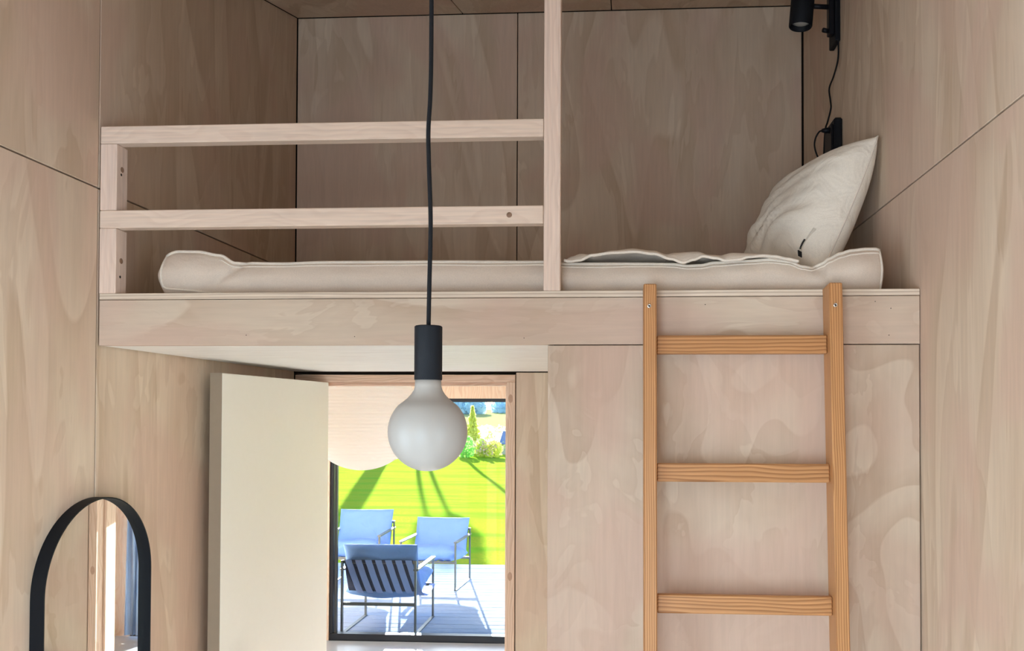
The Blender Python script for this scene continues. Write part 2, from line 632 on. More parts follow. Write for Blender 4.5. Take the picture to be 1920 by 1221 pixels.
# ---- left wall (glazed bay behind the photographer's shoulder, plywood elsewhere)
WL0, WL1, WLZ = -0.234, 0.986, 2.30          # glazed bay of the left wall
wl = bmesh.new()
xo, xi = XL - 0.2, XL - PT - 0.001
for (ya, yb, z0, z1) in ((YR, WL0, 0, None), (WL1, YB + 0.12, 0, None), (WL0, WL1, WLZ, None)):
    zz = [ceil_z(ya) + 0.02, ceil_z(yb) + 0.02]
    v = [wl.verts.new(p) for p in ((xo, ya, z0), (xi, ya, z0), (xi, yb, z0), (xo, yb, z0),
                                   (xo, ya, zz[0]), (xi, ya, zz[0]), (xi, yb, zz[1]), (xo, yb, zz[1]))]
    for f in ((0, 1, 2, 3), (4, 5, 6, 7), (0, 1, 5, 4), (1, 2, 6, 5), (2, 3, 7, 6), (3, 0, 4, 7)):
        wl.faces.new([v[i] for i in f])
wall_left = structure(from_bm('wall_left', wl, 'gap'))


def side_panel(parent, xa, xb, ya, yb, z0, z1, mat='ply'):
    """z1 None: cut to the slope of the ceiling"""
    if z1 is None:
        pts = [(ya + G, z0 + G), (yb - G, z0 + G), (yb - G, ceil_z(yb) - 0.002), (ya + G, ceil_z(ya) - 0.002)]
    else:
        pts = [(ya + G, z0 + G), (yb - G, z0 + G), (yb - G, z1 - G), (ya + G, z1 - G)]
    return prism('panel', pts, 'X', xa, xb, mat, parent)


side_panel(wall_left, XL - PT, XL, YF, YB - 0.001, 0, ZJ)
side_panel(wall_left, XL - PT, XL, YF, YB - 0.001, ZJ, None)
side_panel(wall_left, XL - PT, XL, WL1, YF, 0, ZJ)
side_panel(wall_left, XL - PT, XL, WL1, YF, ZJ, None)
side_panel(wall_left, XL - PT, XL, WL0, WL1, WLZ, None)
side_panel(wall_left, XL - PT, XL, YR, WL0, 0, None)

# ---- right wall
WG0, WG1 = -0.58, 0.58                       # unseen glazed bay added to the right wall for its light
wr = bmesh.new()
xi, xo = XR + PT + 0.001, XR + 0.2
for (ya, yb, z0) in ((YR, WG0, 0), (WG1, YB + 0.12, 0), (WG0, WG1, WLZ)):
    za, zb_ = ceil_z(ya) + 0.02, ceil_z(yb) + 0.02
    v = [wr.verts.new(p) for p in ((xi, ya, z0), (xo, ya, z0), (xo, yb, z0), (xi, yb, z0), (xi, ya, za), (xo, ya, za), (xo, yb, zb_), (xi, yb, zb_))]
    for f in ((0, 1, 2, 3), (4, 5, 6, 7), (0, 1, 5, 4), (1, 2, 6, 5), (2, 3, 7, 6), (3, 0, 4, 7)):
        wr.faces.new([v[i] for i in f])
wall_right = structure(from_bm('wall_right', wr, 'gap'))
side_panel(wall_right, XR, XR + PT, 1.15, YB - 0.004, 0, ZJ)
side_panel(wall_right, XR, XR + PT, 1.15, YB - 0.004, ZJ, None)
side_panel(wall_right, XR, XR + PT, WG1, 1.15, 0, ZJ)
side_panel(wall_right, XR, XR + PT, WG1, 1.15, ZJ, None)
side_panel(wall_right, XR, XR + PT, WG0, WG1, WLZ, None)
side_panel(wall_right, XR, XR + PT, YR, WG0, 0, None)

# ---- far wall with the doorway
DOOR_L, DOOR_R, DOOR_T = -1.335, -0.498, 1.862
wb = bmesh.new()
add_box(wb, XL - 0.02, XR + 0.02, YB + PT + 0.001, YB + 0.12, 1.90, 3.52)
add_box(wb, -0.461, XR + 0.02, YB + PT + 0.001, YB + 0.12, 0, 1.90)
wall_back = structure(from_bm('wall_back', wb, 'gap'))
XJ = -0.4563
for xa, xb in ((XL + 0.002, XJ), (XJ, XR - 0.005)):
    prism('panel', [(xa + G, ZT), (xb - G, ZT), (xb - G, ZC - 0.003), (xa + G, ZC - 0.003)], 'Y', YB, YB + PT, 'ply', wall_back)
prism('panel', [(-0.457, 0), (XBOX + 0.02, 0), (XBOX + 0.02, ZU - 0.004), (-0.457, ZU - 0.004)], 'Y', YB, YB + PT, 'ply', wall_back)
box('black_wall_box', -0.315, -0.215, YB - 0.03, YB, 0.55, 0.645, 'black_s', wall_back, bevel=0.004)['label'] = 'small black box on the wall'

# ---- partition under the right half of the loft
wp = bmesh.new()
add_box(wp, XBOX + 0.016, XR - 0.001, YF + PT + 0.001, YB - 0.001, 0, ZU - 0.002)
wall_part = structure(from_bm('wall_partition', wp, 'gap'))
prism('panel', [(XBOX, 0), (XR - 0.004, 0), (XR - 0.004, ZU - 0.0025), (XBOX, ZU - 0.0025)], 'Y', YF, YF + PT, 'ply_face', wall_part)
prism('panel', [(YF + PT + 0.001, 0), (YB - 0.001, 0), (YB - 0.001, ZU - 0.0025), (YF + PT + 0.001, ZU - 0.0025)], 'X', XBOX, XBOX + PT, 'ply', wall_part)

# ---- wall behind the photographer, with a glazed door opening on the left
wq = bmesh.new()
WR0, WR1, WRZ = -1.33, 0.0, 2.02
add_box(wq, XL - 0.2, WR0, YR - 0.15, YR, 0, 2.25)
add_box(wq, WR1, XR + 0.2, YR - 0.15, YR, 0, 2.25)
add_box(wq, WR0, WR1, YR - 0.15, YR, WRZ, 2.25)
wall_front = structure(from_bm('wall_front', wq, 'ply'))


def window(name, plane, a0, a1, z0, z1, c0, c1, fw, mat='winframe', fb=None):
    """four frame bars and a pane; plane 'X' or 'Y' is the facing axis"""
    o = structure(empty(name, ((a0 + a1) / 2, c0, z0) if plane == 'Y' else (c0, (a0 + a1) / 2, z0)))
    fb = fb or fw
    bars = ((a0, a1, z0, z0 + fb), (a0, a1, z1 - fw, z1), (a0, a0 + fw, z0 + fb, z1 - fw), (a1 - fw, a1, z0 + fb, z1 - fw))
    for (p, q, r_, s_) in bars:
        if plane == 'Y':
            box('frame_bar', p, q, c0, c1, r_, s_, mat, o, 0.003)
        else:
            box('frame_bar', c0, c1, p, q, r_, s_, mat, o, 0.003)
    cm = (c0 + c1) / 2
    if plane == 'Y':
        box('pane', a0 + fw - 0.004, a1 - fw + 0.004, cm - 0.003, cm + 0.003, z0 + fb - 0.004, z1 - fw + 0.004, 'glass', o, 0)
    else:
        box('pane', cm - 0.003, cm + 0.003, a0 + fw - 0.004, a1 - fw + 0.004, z0 + fb - 0.004, z1 - fw + 0.004, 'glass', o, 0)
    return o


window('window_2', 'Y', WR0, WR1, 0.0, WRZ, YR - 0.12, YR - 0.05, 0.05)
window('window_3', 'X', WL0, WL1, 0.0, WLZ, XL - 0.14, XL - 0.07, 0.05)
window('added_window_right', 'X', WG0, WG1, 0.0, WLZ, XR + 0.07, XR + 0.14, 0.05)  # unseen window, added together with its light

# ================================================================== NEIGHBOURING ROOM
WY = 6.24
wf = bmesh.new()
add_box(wf, -3.84, -2.222, WY, WY + 0.16, 0, 3.1)
add_box(wf, 0.985, 3.0, WY, WY + 0.16, 0, 3.1)
add_box(wf, -2.222, 0.985, WY, WY + 0.16, 1.842, 3.1)
structure(from_bm('wall_window_side', wf, 'pine'))
wll = bmesh.new()
add_box(wll, -3.84, -3.70, YB + 0.12, 4.2, 0, 3.1)
add_box(wll, -3.84, -3.70, 5.8, WY, 0, 3.1)
add_box(wll, -3.84, -3.70, 4.2, 5.8, 0, 0.25)
add_box(wll, -3.84, -3.70, 4.2, 5.8, 2.25, 3.1)
structure(from_bm('wall_living_left', wll, 'pine'))
window('added_window_living', 'X', 4.2, 5.8, 0.25, 2.25, -3.80, -3.73, 0.05)  # unseen side window added to brighten this room
structure(box('wall_living_right', 2.86, 3.0, YB + 0.12, WY, 0, 3.1, 'pine', bevel=0))
structure(box('ceiling_living', -3.84, 3.0, YB + 0.12, WY + 0.16, 3.1, 3.25, 'pine', bevel=0))
wi = bmesh.new()
add_box(wi, -3.84, XL - 0.02, YB + 0.04, YB + 0.12, 0, 3.1)
add_box(wi, XR + 0.02, 3.0, YB + 0.04, YB + 0.12, 0, 3.1)
structure(from_bm('wall_living_inner', wi, 'pine'))
w1 = window('window_1', 'Y', -2.222, 0.985, 0.0, 1.842, WY + 0.01, WY + 0.08, 0.026, fb=0.05)
box('sash_bar', -2.188, -2.172, WY + 0.03, WY + 0.06, 0.05, 1.79, 'tube', w1, 0.001)

# ---- door frame and leaf
d1 = structure(empty('door_1', (-0.95, YB, 0)))
box('header', XL + 0.004, -0.461, YB - 0.001, YB + 0.12, DOOR_T, 1.894, 'frame_x', d1, 0.002)
box('header_stop', DOOR_L, DOOR_R, YB + 0.05, YB + 0.12, DOOR_T - 0.014, DOOR_T, 'frame_x', d1, 0.0015)
jr = box('jamb', DOOR_R, -0.461, YB - 0.001, YB + 0.12, 0, DOOR_T, 'frame', d1, 0.002)
box('jamb', XL + 0.004, DOOR_L, YB - 0.001, YB + 0.12, 0, DOOR_T, 'frame', d1, 0.002)
box('door_stop', DOOR_R - 0.012, DOOR_R, YB + 0.05, YB + 0.12, 0, DOOR_T - 0.014, 'frame', d1, 0.0015)
for z, rr in ((1.79, 0.010), (1.02, 0.010)):
    lathe('knot', [(0.0001, 0.0006), (rr * 0.6, 0.0006), (rr, 0.0)], 'knot_pale', jr, 16,
          mat4=Matrix.Translation((-0.481, YB - 0.0012, z)) @ Matrix.Rotation(math.pi / 2, 4, 'X') @ Matrix.Scale(1.9, 4, (0, 1, 0)))
# leaf, swung about 85 degrees into the room
leaf = empty('door_leaf', (0, 0, 0))
leaf.parent = d1
bm = bmesh.new()
add_box(bm, -0.022, 0.022, -0.83, 0, 0.012, DOOR_T - 0.002, 0.002)
T = Matrix.Translation((-1.307, YB - 0.003, 0)) @ Matrix.Rotation(R(-5.1), 4, 'Z')
bmesh.ops.transform(bm, matrix=T, verts=bm.verts)
bpy.data.objects.remove(leaf)
leaf = from_bm('door_leaf', bm, 'door', d1)
eb = bmesh.new()
add_box(eb, -0.0222, 0.0215, -0.8315, -0.8295, 0.012, DOOR_T - 0.0015, 0.0005)
bmesh.ops.transform(eb, matrix=T, verts=eb.verts)
from_bm('edge_strip', eb, 'door_edge', leaf)['label'] = 'taupe door edge'
for z in (0.25, 1.0, 1.62):
    tube('hinge', [(-1.336, YB - 0.010, z), (-1.336, YB - 0.010, z + 0.09)], 0.006, 'steel', d1, 10)
hb = bmesh.new()
for s in (-1, 1):
    add_tube(hb, [T @ Vector((s * 0.021, -0.775, 0.84)), T @ Vector((s * 0.062, -0.775, 0.84)), T @ Vector((s * 0.062, -0.66, 0.84))], 0.009, 10)
from_bm('handle', hb, 'black', leaf, True)

# ================================================================== SLEEPING LOFT
loft = empty('sleeping_loft', ((XL + XR) / 2, YF, ZU),
             'whitewashed plywood sleeping loft platform spanning the room above the doorway', 'loft')
X0 = XL + 0.006
dk = box('deck_board', X0, XR - 0.002, YF, YB, ZT - 0.017, ZT, 'ply_edge', loft, 0.001)
fa = box('fascia', X0, XR - 0.002, YF + 0.001, YF + 0.022, ZU, ZT - 0.0185, 'ply_x', loft, 0.0008)
# underside lining with a rounded right end
un = bmesh.new()
add_box(un, X0, XBOX + 0.001, YF + 0.023, YB - 0.001, ZU + 0.0005, ZU + 0.0145, 0.001)
from_bm('underside_board', un, 'underside', loft)
co = bmesh.new()
add_box(co, X0, XBOX - 0.001, YF + 0.023, YB - 0.001, ZU + 0.015, ZT - 0.0175)
from_bm('joist_core', co, 'gap', loft)
for (x, z) in ((-1.02, 1.935), (-0.72, 1.93), (-0.26, 1.925), (-0.52, 2.018), (0.22, 2.012), (0.66, 2.018), (0.70, 2.0), (0.695, 1.93)):
    lathe('nail_hole', [(0.0001, 0.0), (0.0011, 0.0), (0.0013, 0.0006)], 'hole', fa, 8,
          mat4=Matrix.Translation((x, YF + 0.0006, z)) @ Matrix.Rotation(math.pi / 2, 4, 'X'))

# ---- guard rail with tall post
gr = empty('guard_rail', (-0.8, YF + 0.02, ZT), 'whitewashed pine guard rail with two bars and a tall post to the ceiling', 'railing')
D = 0.036
PX0, PX1 = -0.2085, -0.1635
post = prism('post', [(YF, ZT), (YF + D, ZT), (YF + D, ceil_z(YF + D) - 0.003), (YF, ceil_z(YF) - 0.003)], 'X', PX0, PX1, 'post', gr, 0.002)
for (z0, z1) in ((2.466, 2.514), (2.232, 2.2807)):
    rl = box('rail', XL + 0.004, PX0 - 0.001, YF, YF + D, z0, z1, 'rail', gr, 0.002)
    if z0 < 2.3:
        lathe('plug', [(0.0001, 0.001), (0.0065, 0.001), (0.0075, 0.0)], 'knot', rl, 16,
              mat4=Matrix.Translation((-0.301, YF - 0.0002, 2.2555)) @ Matrix.Rotation(math.pi / 2, 4, 'X'))
for (z0, z1, kz) in ((2.2815, 2.4655, (2.40, 2.385)), (ZT, 2.2315, (2.145, 2.10))):
    pb = box('short_post', XL + 0.004, XL + 0.051, YF, YF + 0.052, z0, z1, 'post', gr, 0.002)
    lathe('knot', [(0.0001, 0.0005), (0.006, 0.0005), (0.008, 0.0)], 'knot', pb, 14,
          mat4=Matrix.Translation((XL + 0.0512, YF + 0.026, kz[0])) @ Matrix.Rotation(math.pi / 2, 4, 'Y'))
    lathe('screw_hole', [(0.0001, 0.0004), (0.003, 0.0004), (0.004, 0.0)], 'hole', pb, 10,
          mat4=Matrix.Translation((XL + 0.0512, YF + 0.022, kz[1])) @ Matrix.Rotation(math.pi / 2, 4, 'Y'))

# ================================================================== MATTRESS
ETOP = [(-1.305, 2.168), (-1.285, 2.174), (-1.257, 2.180), (-1.20, 2.179), (-1.134, 2.168), (-1.09, 2.146), (-0.95, 2.143), (-0.831, 2.146),
        (-0.533, 2.145), (-0.214, 2.142), (-0.151, 2.136), (0.0, 2.135), (0.137, 2.133), (0.18, 2.128), (0.215, 2.129), (0.252, 2.136),
        (0.337, 2.140), (0.40, 2.143), (0.45, 2.138), (0.49, 2.124), (0.513, 2.120), (0.54, 2.130),
        (0.562, 2.145), (0.59, 2.158), (0.619, 2.166), (0.660, 2.170), (0.704, 2.170)]


def interp(tab, x):
    if x <= tab[0][0]:
        return tab[0][1]
    for (a, b) in zip(tab[:-1], tab[1:]):
        if x <= b[0]:
            t = (x - a[0]) / (b[0] - a[0])
            t = t * t * (3 - 2 * t)
            return a[1] + (b[1] - a[1]) * t
    return tab[-1][1]


MX0, MX1, MY0, MY1 = -1.312, 0.708, 2.265, 3.47
mat_root = empty('mattress', ((MX0 + MX1) / 2, (MY0 + MY1) / 2, ZT), 'rumpled unbleached cotton futon mattress lying on the sleeping loft', 'mattress')


PN_ = 10


def body_loop(x):
    """closed section of the mattress at x, as (y, z); entries 0..PN_ climb the front face"""
    ny = 40
    dx0, dx1 = x - MX0, MX1 - x
    rr_ = 0.045 if dx0 < dx1 else 0.022
    e = min(dx0, dx1)
    end = 1.0 if e > rr_ else math.sqrt(max(0.0, 1 - ((rr_ - e) / rr_) ** 2))
    zt = interp(ETOP, x) - 0.002
    flat = 2.146 + 0.006 * math.sin(x * 5)
    h0 = zt - ZT
    zb = ZT + 0.001
    mid = zb + 0.55 * h0
    sc = 0.45 + 0.55 * end
    inset = 0.03 * (1 - end)
    loop = []
    for k in range(PN_ + 1):
        t = k / PN_
        z = zb + h0 * t
        bul = 0.022 * math.sin(math.pi * t) * (1 + 0.15 * math.sin(x * 23) + 0.1 * math.sin(x * 57 + 2))
        if x < -1.0:
            bul += 0.014 * math.exp(-((x + 1.22) / 0.08) ** 2) * math.sin(math.pi * t) - 0.014 * math.exp(-(((x + 1.13) - 0.11 * (t - 0.4)) / 0.014) ** 2)
        if x > 0.45:
            bul += 0.012 * math.exp(-((x - 0.62) / 0.06) ** 2) * math.sin(math.pi * t) - 0.013 * math.exp(-(((x - 0.53) + 0.06 * (t - 0.9)) / 0.012) ** 2)
        loop.append((MY0 + 0.020 - bul + inset, mid + (z - mid) * sc))
    for k in range(1, ny):
        t = k / ny
        y = MY0 + 0.02 + (MY1 - MY0 - 0.04) * t
        w = math.exp(-((y - MY0) / 0.16) ** 2)
        z = zt * w + flat * (1 - w) + 0.004 * math.sin(x * 9 + y * 7) * math.sin(math.pi * t) + 0.008 * math.sin(math.pi * t)
        loop.append((y, mid + (z - mid) * sc))
    for k in range(PN_ + 1):
        t = 1 - k / PN_
        z = zb + (flat - ZT) * t
        loop.append((MY1 - 0.02 + 0.02 * math.sin(math.pi * t) - inset, mid + (z - mid) * sc))
    return loop


def mattress_body():
    bm = bmesh.new()
    xs = [MX0 + 0.045 * (1 - math.cos(math.pi / 2 * k / 8)) for k in range(8)]
    xs += [MX0 + 0.045 + (MX1 - 0.022 - MX0 - 0.045) * k / 150 for k in range(151)]
    xs += [MX1 - 0.022 * (1 - math.sin(math.pi / 2 * k / 6)) for k in range(1, 7)]
    rings = [[bm.verts.new((x, y, z)) for (y, z) in body_loop(x)] for x in xs]
    for A, B in zip(rings[:-1], rings[1:]):
        n = len(A)
        for k in range(n):
            bm.faces.new((A[k], A[(k + 1) % n], B[(k + 1) % n], B[k]))
    bm.faces.new(rings[0])
    bm.faces.new(rings[-1])
    return bm


from_bm('mattress_body', mattress_body(), 'linen', mat_root, True)


def front_pt(x, t, out=0.001):
    lp = body_loop(x)
    k = min(PN_ - 1, int(t * PN_))
    f = t * PN_ - k
    (ya, za), (yb, zb2) = lp[k], lp[k + 1]
    return Vector((x, ya + (yb - ya) * f - out, za + (zb2 - za) * f))


xs_ = [MX0 + 0.02 + (MX1 - 0.012 - MX0 - 0.02) * i / 200 for i in range(201)]
tube('top_piping', [front_pt(x, 1.0, 0.0) + Vector((0, 0, 0.0015)) for x in xs_], 0.0045, 'piping', mat_root, 8)
tube('seam', [front_pt(x, 0.91 + 0.012 * math.sin(x * 19), 0.0) for x in xs_[16:]], 0.0026, 'piping', mat_root, 6)
tube('end_piping', [front_pt(MX0 + 0.02, 1 - k / 20) for k in range(17)] + [front_pt(MX0 + 0.03 + 0.012 * k, 0.17 - 0.008 * k) for k in range(14)], 0.0032, 'piping', mat_root, 8)
tube('end_piping', [front_pt(MX1 - 0.012, 1 - k / 20) for k in range(20)], 0.0032, 'piping', mat_root, 8)


# loose rumpled cover lying on top, its hem waving above the front edge
def zpx(u, v):
    return (-0.151 + (u - 1060) * 0.001435, 2.142 + (490 - v) * 0.00144 - (u - 1060) * 0.0000195)


HEM = [zpx(*q) for q in ((1056, 491), (1066, 493), (1085, 491), (1110, 482), (1150, 477), (1190, 474), (1225, 478), (1258, 488), (1280, 495), (1300, 489),
                         (1318, 482), (1340, 485), (1362, 490), (1385, 488), (1400, 484), (1430, 481), (1450, 482), (1475, 486), (1495, 490))]
RIDGE = [zpx(*q) for q in ((1056, 489), (1070, 481), (1086, 476), (1110, 479), (1150, 471), (1185, 466), (1225, 470), (1250, 477), (1265, 474), (1310, 471), (1328, 477),
                           (1350, 478), (1375, 473), (1400, 474), (1430, 477), (1460, 481), (1495, 488))]


def cover(nx=170):
    bm = bmesh.new()
    ts = [0, 0.01, 0.022, 0.036, 0.055, 0.08, 0.12, 0.2, 0.3, 0.45, 0.6, 0.8, 1.0]
    x0, x1 = HEM[0][0], HEM[-1][0]
    y0, y1 = 2.247, 3.30
    top, bot = [], []
    for i in range(nx + 1):
        x = x0 + (x1 - x0) * i / nx
        ra, rb = [], []
        for t in ts:
            y = y0 + (y1 - y0) * t + 0.004 * math.sin(x * 31) * (1 - t)
            h, rg = interp(HEM, x), interp(RIDGE, x)
            if t < 0.036:
                q = t / 0.036
                z = h + (rg - h) * math.sin(q * math.pi / 2)
            else:
                q = min(1, (t - 0.036) / 0.12)
                q = q * q * (3 - 2 * q)
                z = rg * (1 - q) + (2.158 + 0.003 * math.sin(x * 17 + y * 11)) * q
            th = 0.0035
            ra.append(bm.verts.new((x, y, z + th)))
            rb.append(bm.verts.new((x, y, z - th)))
        top.append(ra)
        bot.append(rb)
    ny = len(ts) - 1
    for i in range(nx):
        for j in range(ny):
            bm.faces.new((top[i][j], top[i + 1][j], top[i + 1][j + 1], top[i][j + 1]))
            bm.faces.new((bot[i][j], bot[i][j + 1], bot[i + 1][j + 1], bot[i + 1][j]))
    for i in range(nx):
        bm.faces.new((top[i][0], bot[i][0], bot[i + 1][0], top[i + 1][0]))
        bm.faces.new((top[i][ny], top[i + 1][ny], bot[i + 1][ny], bot[i][ny]))
    for j in range(ny):
        bm.faces.new((top[0][j], top[0][j + 1], bot[0][j + 1], bot[0][j]))
        bm.faces.new((top[nx][j], bot[nx][j], bot[nx][j + 1], top[nx][j + 1]))
    return bm


from_bm('loose_cover', cover(), 'piping', mat_root, True)
tube('hem', [(x, 2.247 + 0.004 * math.sin(x * 31), interp(HEM, x)) for x in [HEM[0][0] + (HEM[-1][0] - HEM[0][0]) * i / 150 for i in range(151)]], 0.0042, 'piping', mat_root, 8)

# ================================================================== PILLOW
pil = empty('pillow', (0.60, 2.60, 2.15), 'plump off-white cotton pillow leaning against the right plywood wall', 'pillow')
PB = Vector((0.585, 2.48, 2.138))            # near bottom corner
PA = Vector((-0.30, 0.95, 0.0)).normalized()  # along the lower edge, away from the viewer
PU = Vector((0.39, 0.07, 0.915)).normalized()  # up the leaning face
PN = PA.cross(PU).normalized()                # out of the face
if PN.x > 0:
    PN = -PN
PLA, PLU, PTH = 0.46, 0.452, 0.122


def pillow_pt(a, u, side):
    """a,u in 0..1"""
    s, t = 2 * a - 1, 2 * u - 1
    # concave edges, pointed corners
    s2 = s * (1 - (0.0 if s < 0 else 0.06) * (1 - t * t)) - (0.07 * (1 - t * t) if s < 0 else 0) * (-s)
    t2 = t * (1 - 0.07 * (1 - s * s))
    th = ((1 - s ** 4) ** 0.50) * ((1 - abs(t) ** 3.6) ** 0.62) * PTH * (1.12 - 0.25 * (u - 0.3))
    w = 0.0
    if side > 0:
        w = 0.011 * math.sin(9 * s + 14 * t + 2 * math.sin(5 * s)) * math.exp(-((t + 0.35) / 0.35) ** 2) * (1 - s * s)
        w += 0.004 * math.sin(22 * t + 6 * s) * (1 - s * s) * (1 - t * t)
    p = PB + PA * (PLA * (0.5 + 0.5 * s2)) + PU * (PLU * (0.5 + 0.5 * t2))
    k = 1.0 if side > 0 else 0.55
    return p + PN * (side * th * k + (w if th > 0.01 else 0))


bm = bmesh.new()
n = 44
gridf = [[None] * (n + 1) for _ in range(n + 1)]
gridb = [[None] * (n + 1) for _ in range(n + 1)]
for i in range(n + 1):
    for j in range(n + 1):
        a = 0.5 - 0.5 * math.cos(math.pi * i / n)
        u = 0.5 - 0.5 * math.cos(math.pi * j / n)
        gridf[i][j] = bm.verts.new(pillow_pt(a, u, 1))
        if i in (0, n) or j in (0, n):
            gridb[i][j] = gridf[i][j]
        else:
            gridb[i][j] = bm.verts.new(pillow_pt(a, u, -1))
for i in range(n):
    for j in range(n):
        bm.faces.new((gridf[i][j], gridf[i + 1][j], gridf[i + 1][j + 1], gridf[i][j + 1]))
        bm.faces.new((gridb[i][j], gridb[i][j + 1], gridb[i + 1][j + 1], gridb[i + 1][j]))
from_bm('pillow_body', bm, 'linen_p', pil, True)
loop = [pillow_pt(k / 20, 0, 1) for k in range(20)] + [pillow_pt(1, k / 20, 1) for k in range(20)] + \
       [pillow_pt(1 - k / 20, 1, 1) for k in range(20)] + [pillow_pt(0, 1 - k / 20, 1) for k in range(20)]
tube('seam_piping', loop, 0.0028, 'piping', pil, 6, closed=True)

# woven tag sewn into the face, standing out edge-on, black at its loose end
def tag_pt(t, lift):
    a, u = 0.035 + 0.055 * t, 0.25 - 0.19 * t
    return pillow_pt(a, u, 1) + PN * lift


def tag_piece(name, t0, t1, l0, l1, mat, parent, half=0.0006):
    bm = bmesh.new()
    side = PA
    q = []
    for t in (t0, t1):
        for l in (l0, l1):
            for sg in (-1, 1):
                q.append(bm.verts.new(tag_pt(t, l) + side * (half * sg)))
    for f in ((0, 1, 3, 2), (4, 5, 7, 6), (0, 1, 5, 4), (2, 3, 7, 6), (0, 2, 6, 4), (1, 3, 7, 5)):
        bm.faces.new([q[k] for k in f])
    return from_bm(name, bm, mat, parent)


tg = tag_piece('tag', 0.0, 0.84, 0.0, 0.010, 'tag', pil, 0.0012)
tag_piece('tag_end', 0.845, 1.0, 0.0, 0.013, 'ink', tg, 0.0016)
for k in range(7):
    tag_piece('tag_lettering', 0.45 + k * 0.05, 0.45 + k * 0.05 + 0.034, 0.003, 0.008, 'ink', tg, 0.0016)


# ================================================================== LADDER
LX0, LX1 = 0.056, 0.557           # outer edges of the stiles
LEAN = R(4.0)
lad = empty('ladder', ((LX0 + LX1) / 2, 1.989, 0.0), 'oiled larch ladder with flat rungs hooked against the loft edge', 'ladder')
lad.rotation_euler = (-LEAN, 0, 0)
hw = (LX1 - LX0) / 2
LTOP = 2.062
SW, SDp = 0.033, 0.072            # stile width and depth (local y 0 = front face)
for sx in (-1, 1):
    xa, xb = (-hw, -hw + SW) if sx < 0 else (hw - SW, hw)
    st = prism('stile', [(0.0, 0.012), (SDp, 0.006), (SDp, LTOP), (0.0, LTOP)], 'X', xa, xb, 'ladder_z', None, 0.0025)
    st.parent = lad
    xc = (xa + xb) / 2
    sc_ = lathe('screw', [(0.0001, 0.0015), (0.0022, 0.0010), (0.0025, 0.0018), (0.0052, 0.0014), (0.0056, 0.0)], 'steel', None, 16,
                mat4=Matrix.Translation((xc - 0.002 + (0 if sx < 0 else -0.0), -0.0002, LTOP - 0.058)) @ Matrix.Rotation(math.pi / 2, 4, 'X'))
    sc_.parent = st
    hole = lathe('screw_recess', [(0.0001, 0.0020), (0.0019, 0.0020), (0.0021, 0.0)], 'hole', None, 10,
                 mat4=Matrix.Translation((xc - 0.002, -0.0004, LTOP - 0.058)) @ Matrix.Rotation(math.pi / 2, 4, 'X'))
    hole.parent = st
for k in range(6):
    zc = 1.905 - k * 0.3285 + 0.004
    rg = box('rung', -hw + SW + 0.0005, hw - SW - 0.0005, 0.028, 0.052, zc - 0.0235, zc + 0.0235, 'ladder_x', None, 0.003)
    rg.parent = lad

# ================================================================== PENDANT LAMP
PXc, PYc = -0.310, 1.32
pen = empty('pendant_lamp', (PXc, PYc, 1.63), 'bare opal globe bulb hanging from a black cord with black cylindrical socket', 'lamp')
zc = ceil_z(PYc)
cord = spline([(PXc, PYc, 1.860), (PXc + 0.001, PYc, 1.93), (PXc + 0.0025, PYc, 2.03), (PXc - 0.001, PYc, 2.13), (PXc - 0.002, PYc, 2.18),
               (PXc + 0.001, PYc, 2.24), (PXc + 0.002, PYc, 2.34), (PXc + 0.001, PYc, 2.55), (PXc, PYc, zc - 0.02)], 8)
tube('cord', cord, 0.0036, 'cord', pen, 10)
so = lathe('socket', [(0.0, 1.8625), (0.0045, 1.8625), (0.0205, 1.8625), (0.0222, 1.861), (0.0222, 1.7765), (0.0215, 1.7755), (0.0, 1.7755)], 'black', pen, 40,
           center=(PXc, PYc, 0))
auto_smooth(so)
Rb, zb0 = 0.0632, 1.6925
prof = [(0.0, zb0 - Rb)] + [(Rb * math.sin(R(a)), zb0 - Rb * math.cos(R(a))) for a in range(6, 133, 6)]
prof += [(0.0395, 1.7405), (0.0325, 1.7462), (0.0270, 1.7525), (0.0230, 1.7590), (0.0211, 1.7660), (0.0206, 1.7765)]
bu = lathe('bulb', prof, 'bulb', pen, 48, center=(PXc, PYc, 0))
md = bu.modifiers.new('glass_wall', 'SOLIDIFY')
md.thickness = 0.0012
ca = lathe('ceiling_rose', [(0.0, -0.028), (0.035, -0.028), (0.048, -0.024), (0.05, -0.018), (0.05, 0.012), (0.0, 0.012)], 'black', pen, 32,
           center=(PXc, PYc, zc - 0.012))
auto_smooth(ca)

# ================================================================== READING SPOTLIGHT on the right wall
sp = empty('reading_spotlight', (0.757, 3.02, 3.06), 'black cylindrical reading spotlight with bracket and cable on the right wall above the pillow', 'lamp')
box('wall_plate', 0.757, XR, 2.985, 3.075, 3.055, 3.28, 'black', sp, 0.004, 2)
box('bracket', 0.738, 0.757, 2.995, 3.03, 3.085, 3.28, 'black_s', sp, 0.003)
tube('switch_knob', [(0.740, 3.01, 3.100), (0.718, 3.00, 3.100)], 0.008, 'black_s', sp, 12)
tube('arm', [(0.742, 3.01, 3.187), (0.676, 3.0, 3.187)], 0.0085, 'black_s', sp, 12)
HT = Matrix.Translation((0.638, 3.0, 3.112)) @ Matrix.Rotation(R(5), 4, 'Y')
hd = lathe('head', [(0.030, 0.022), (0.036, 0.002), (0.0385, 0.0), (0.041, 0.004), (0.041, 0.150), (0.037, 0.156), (0.0, 0.156)], 'black', sp, 40, mat4=HT)
auto_smooth(hd)
lathe('lens', [(0.0, 0.010), (0.020, 0.012), (0.0335, 0.018), (0.034, 0.020)], 'lens', hd, 32, mat4=HT)
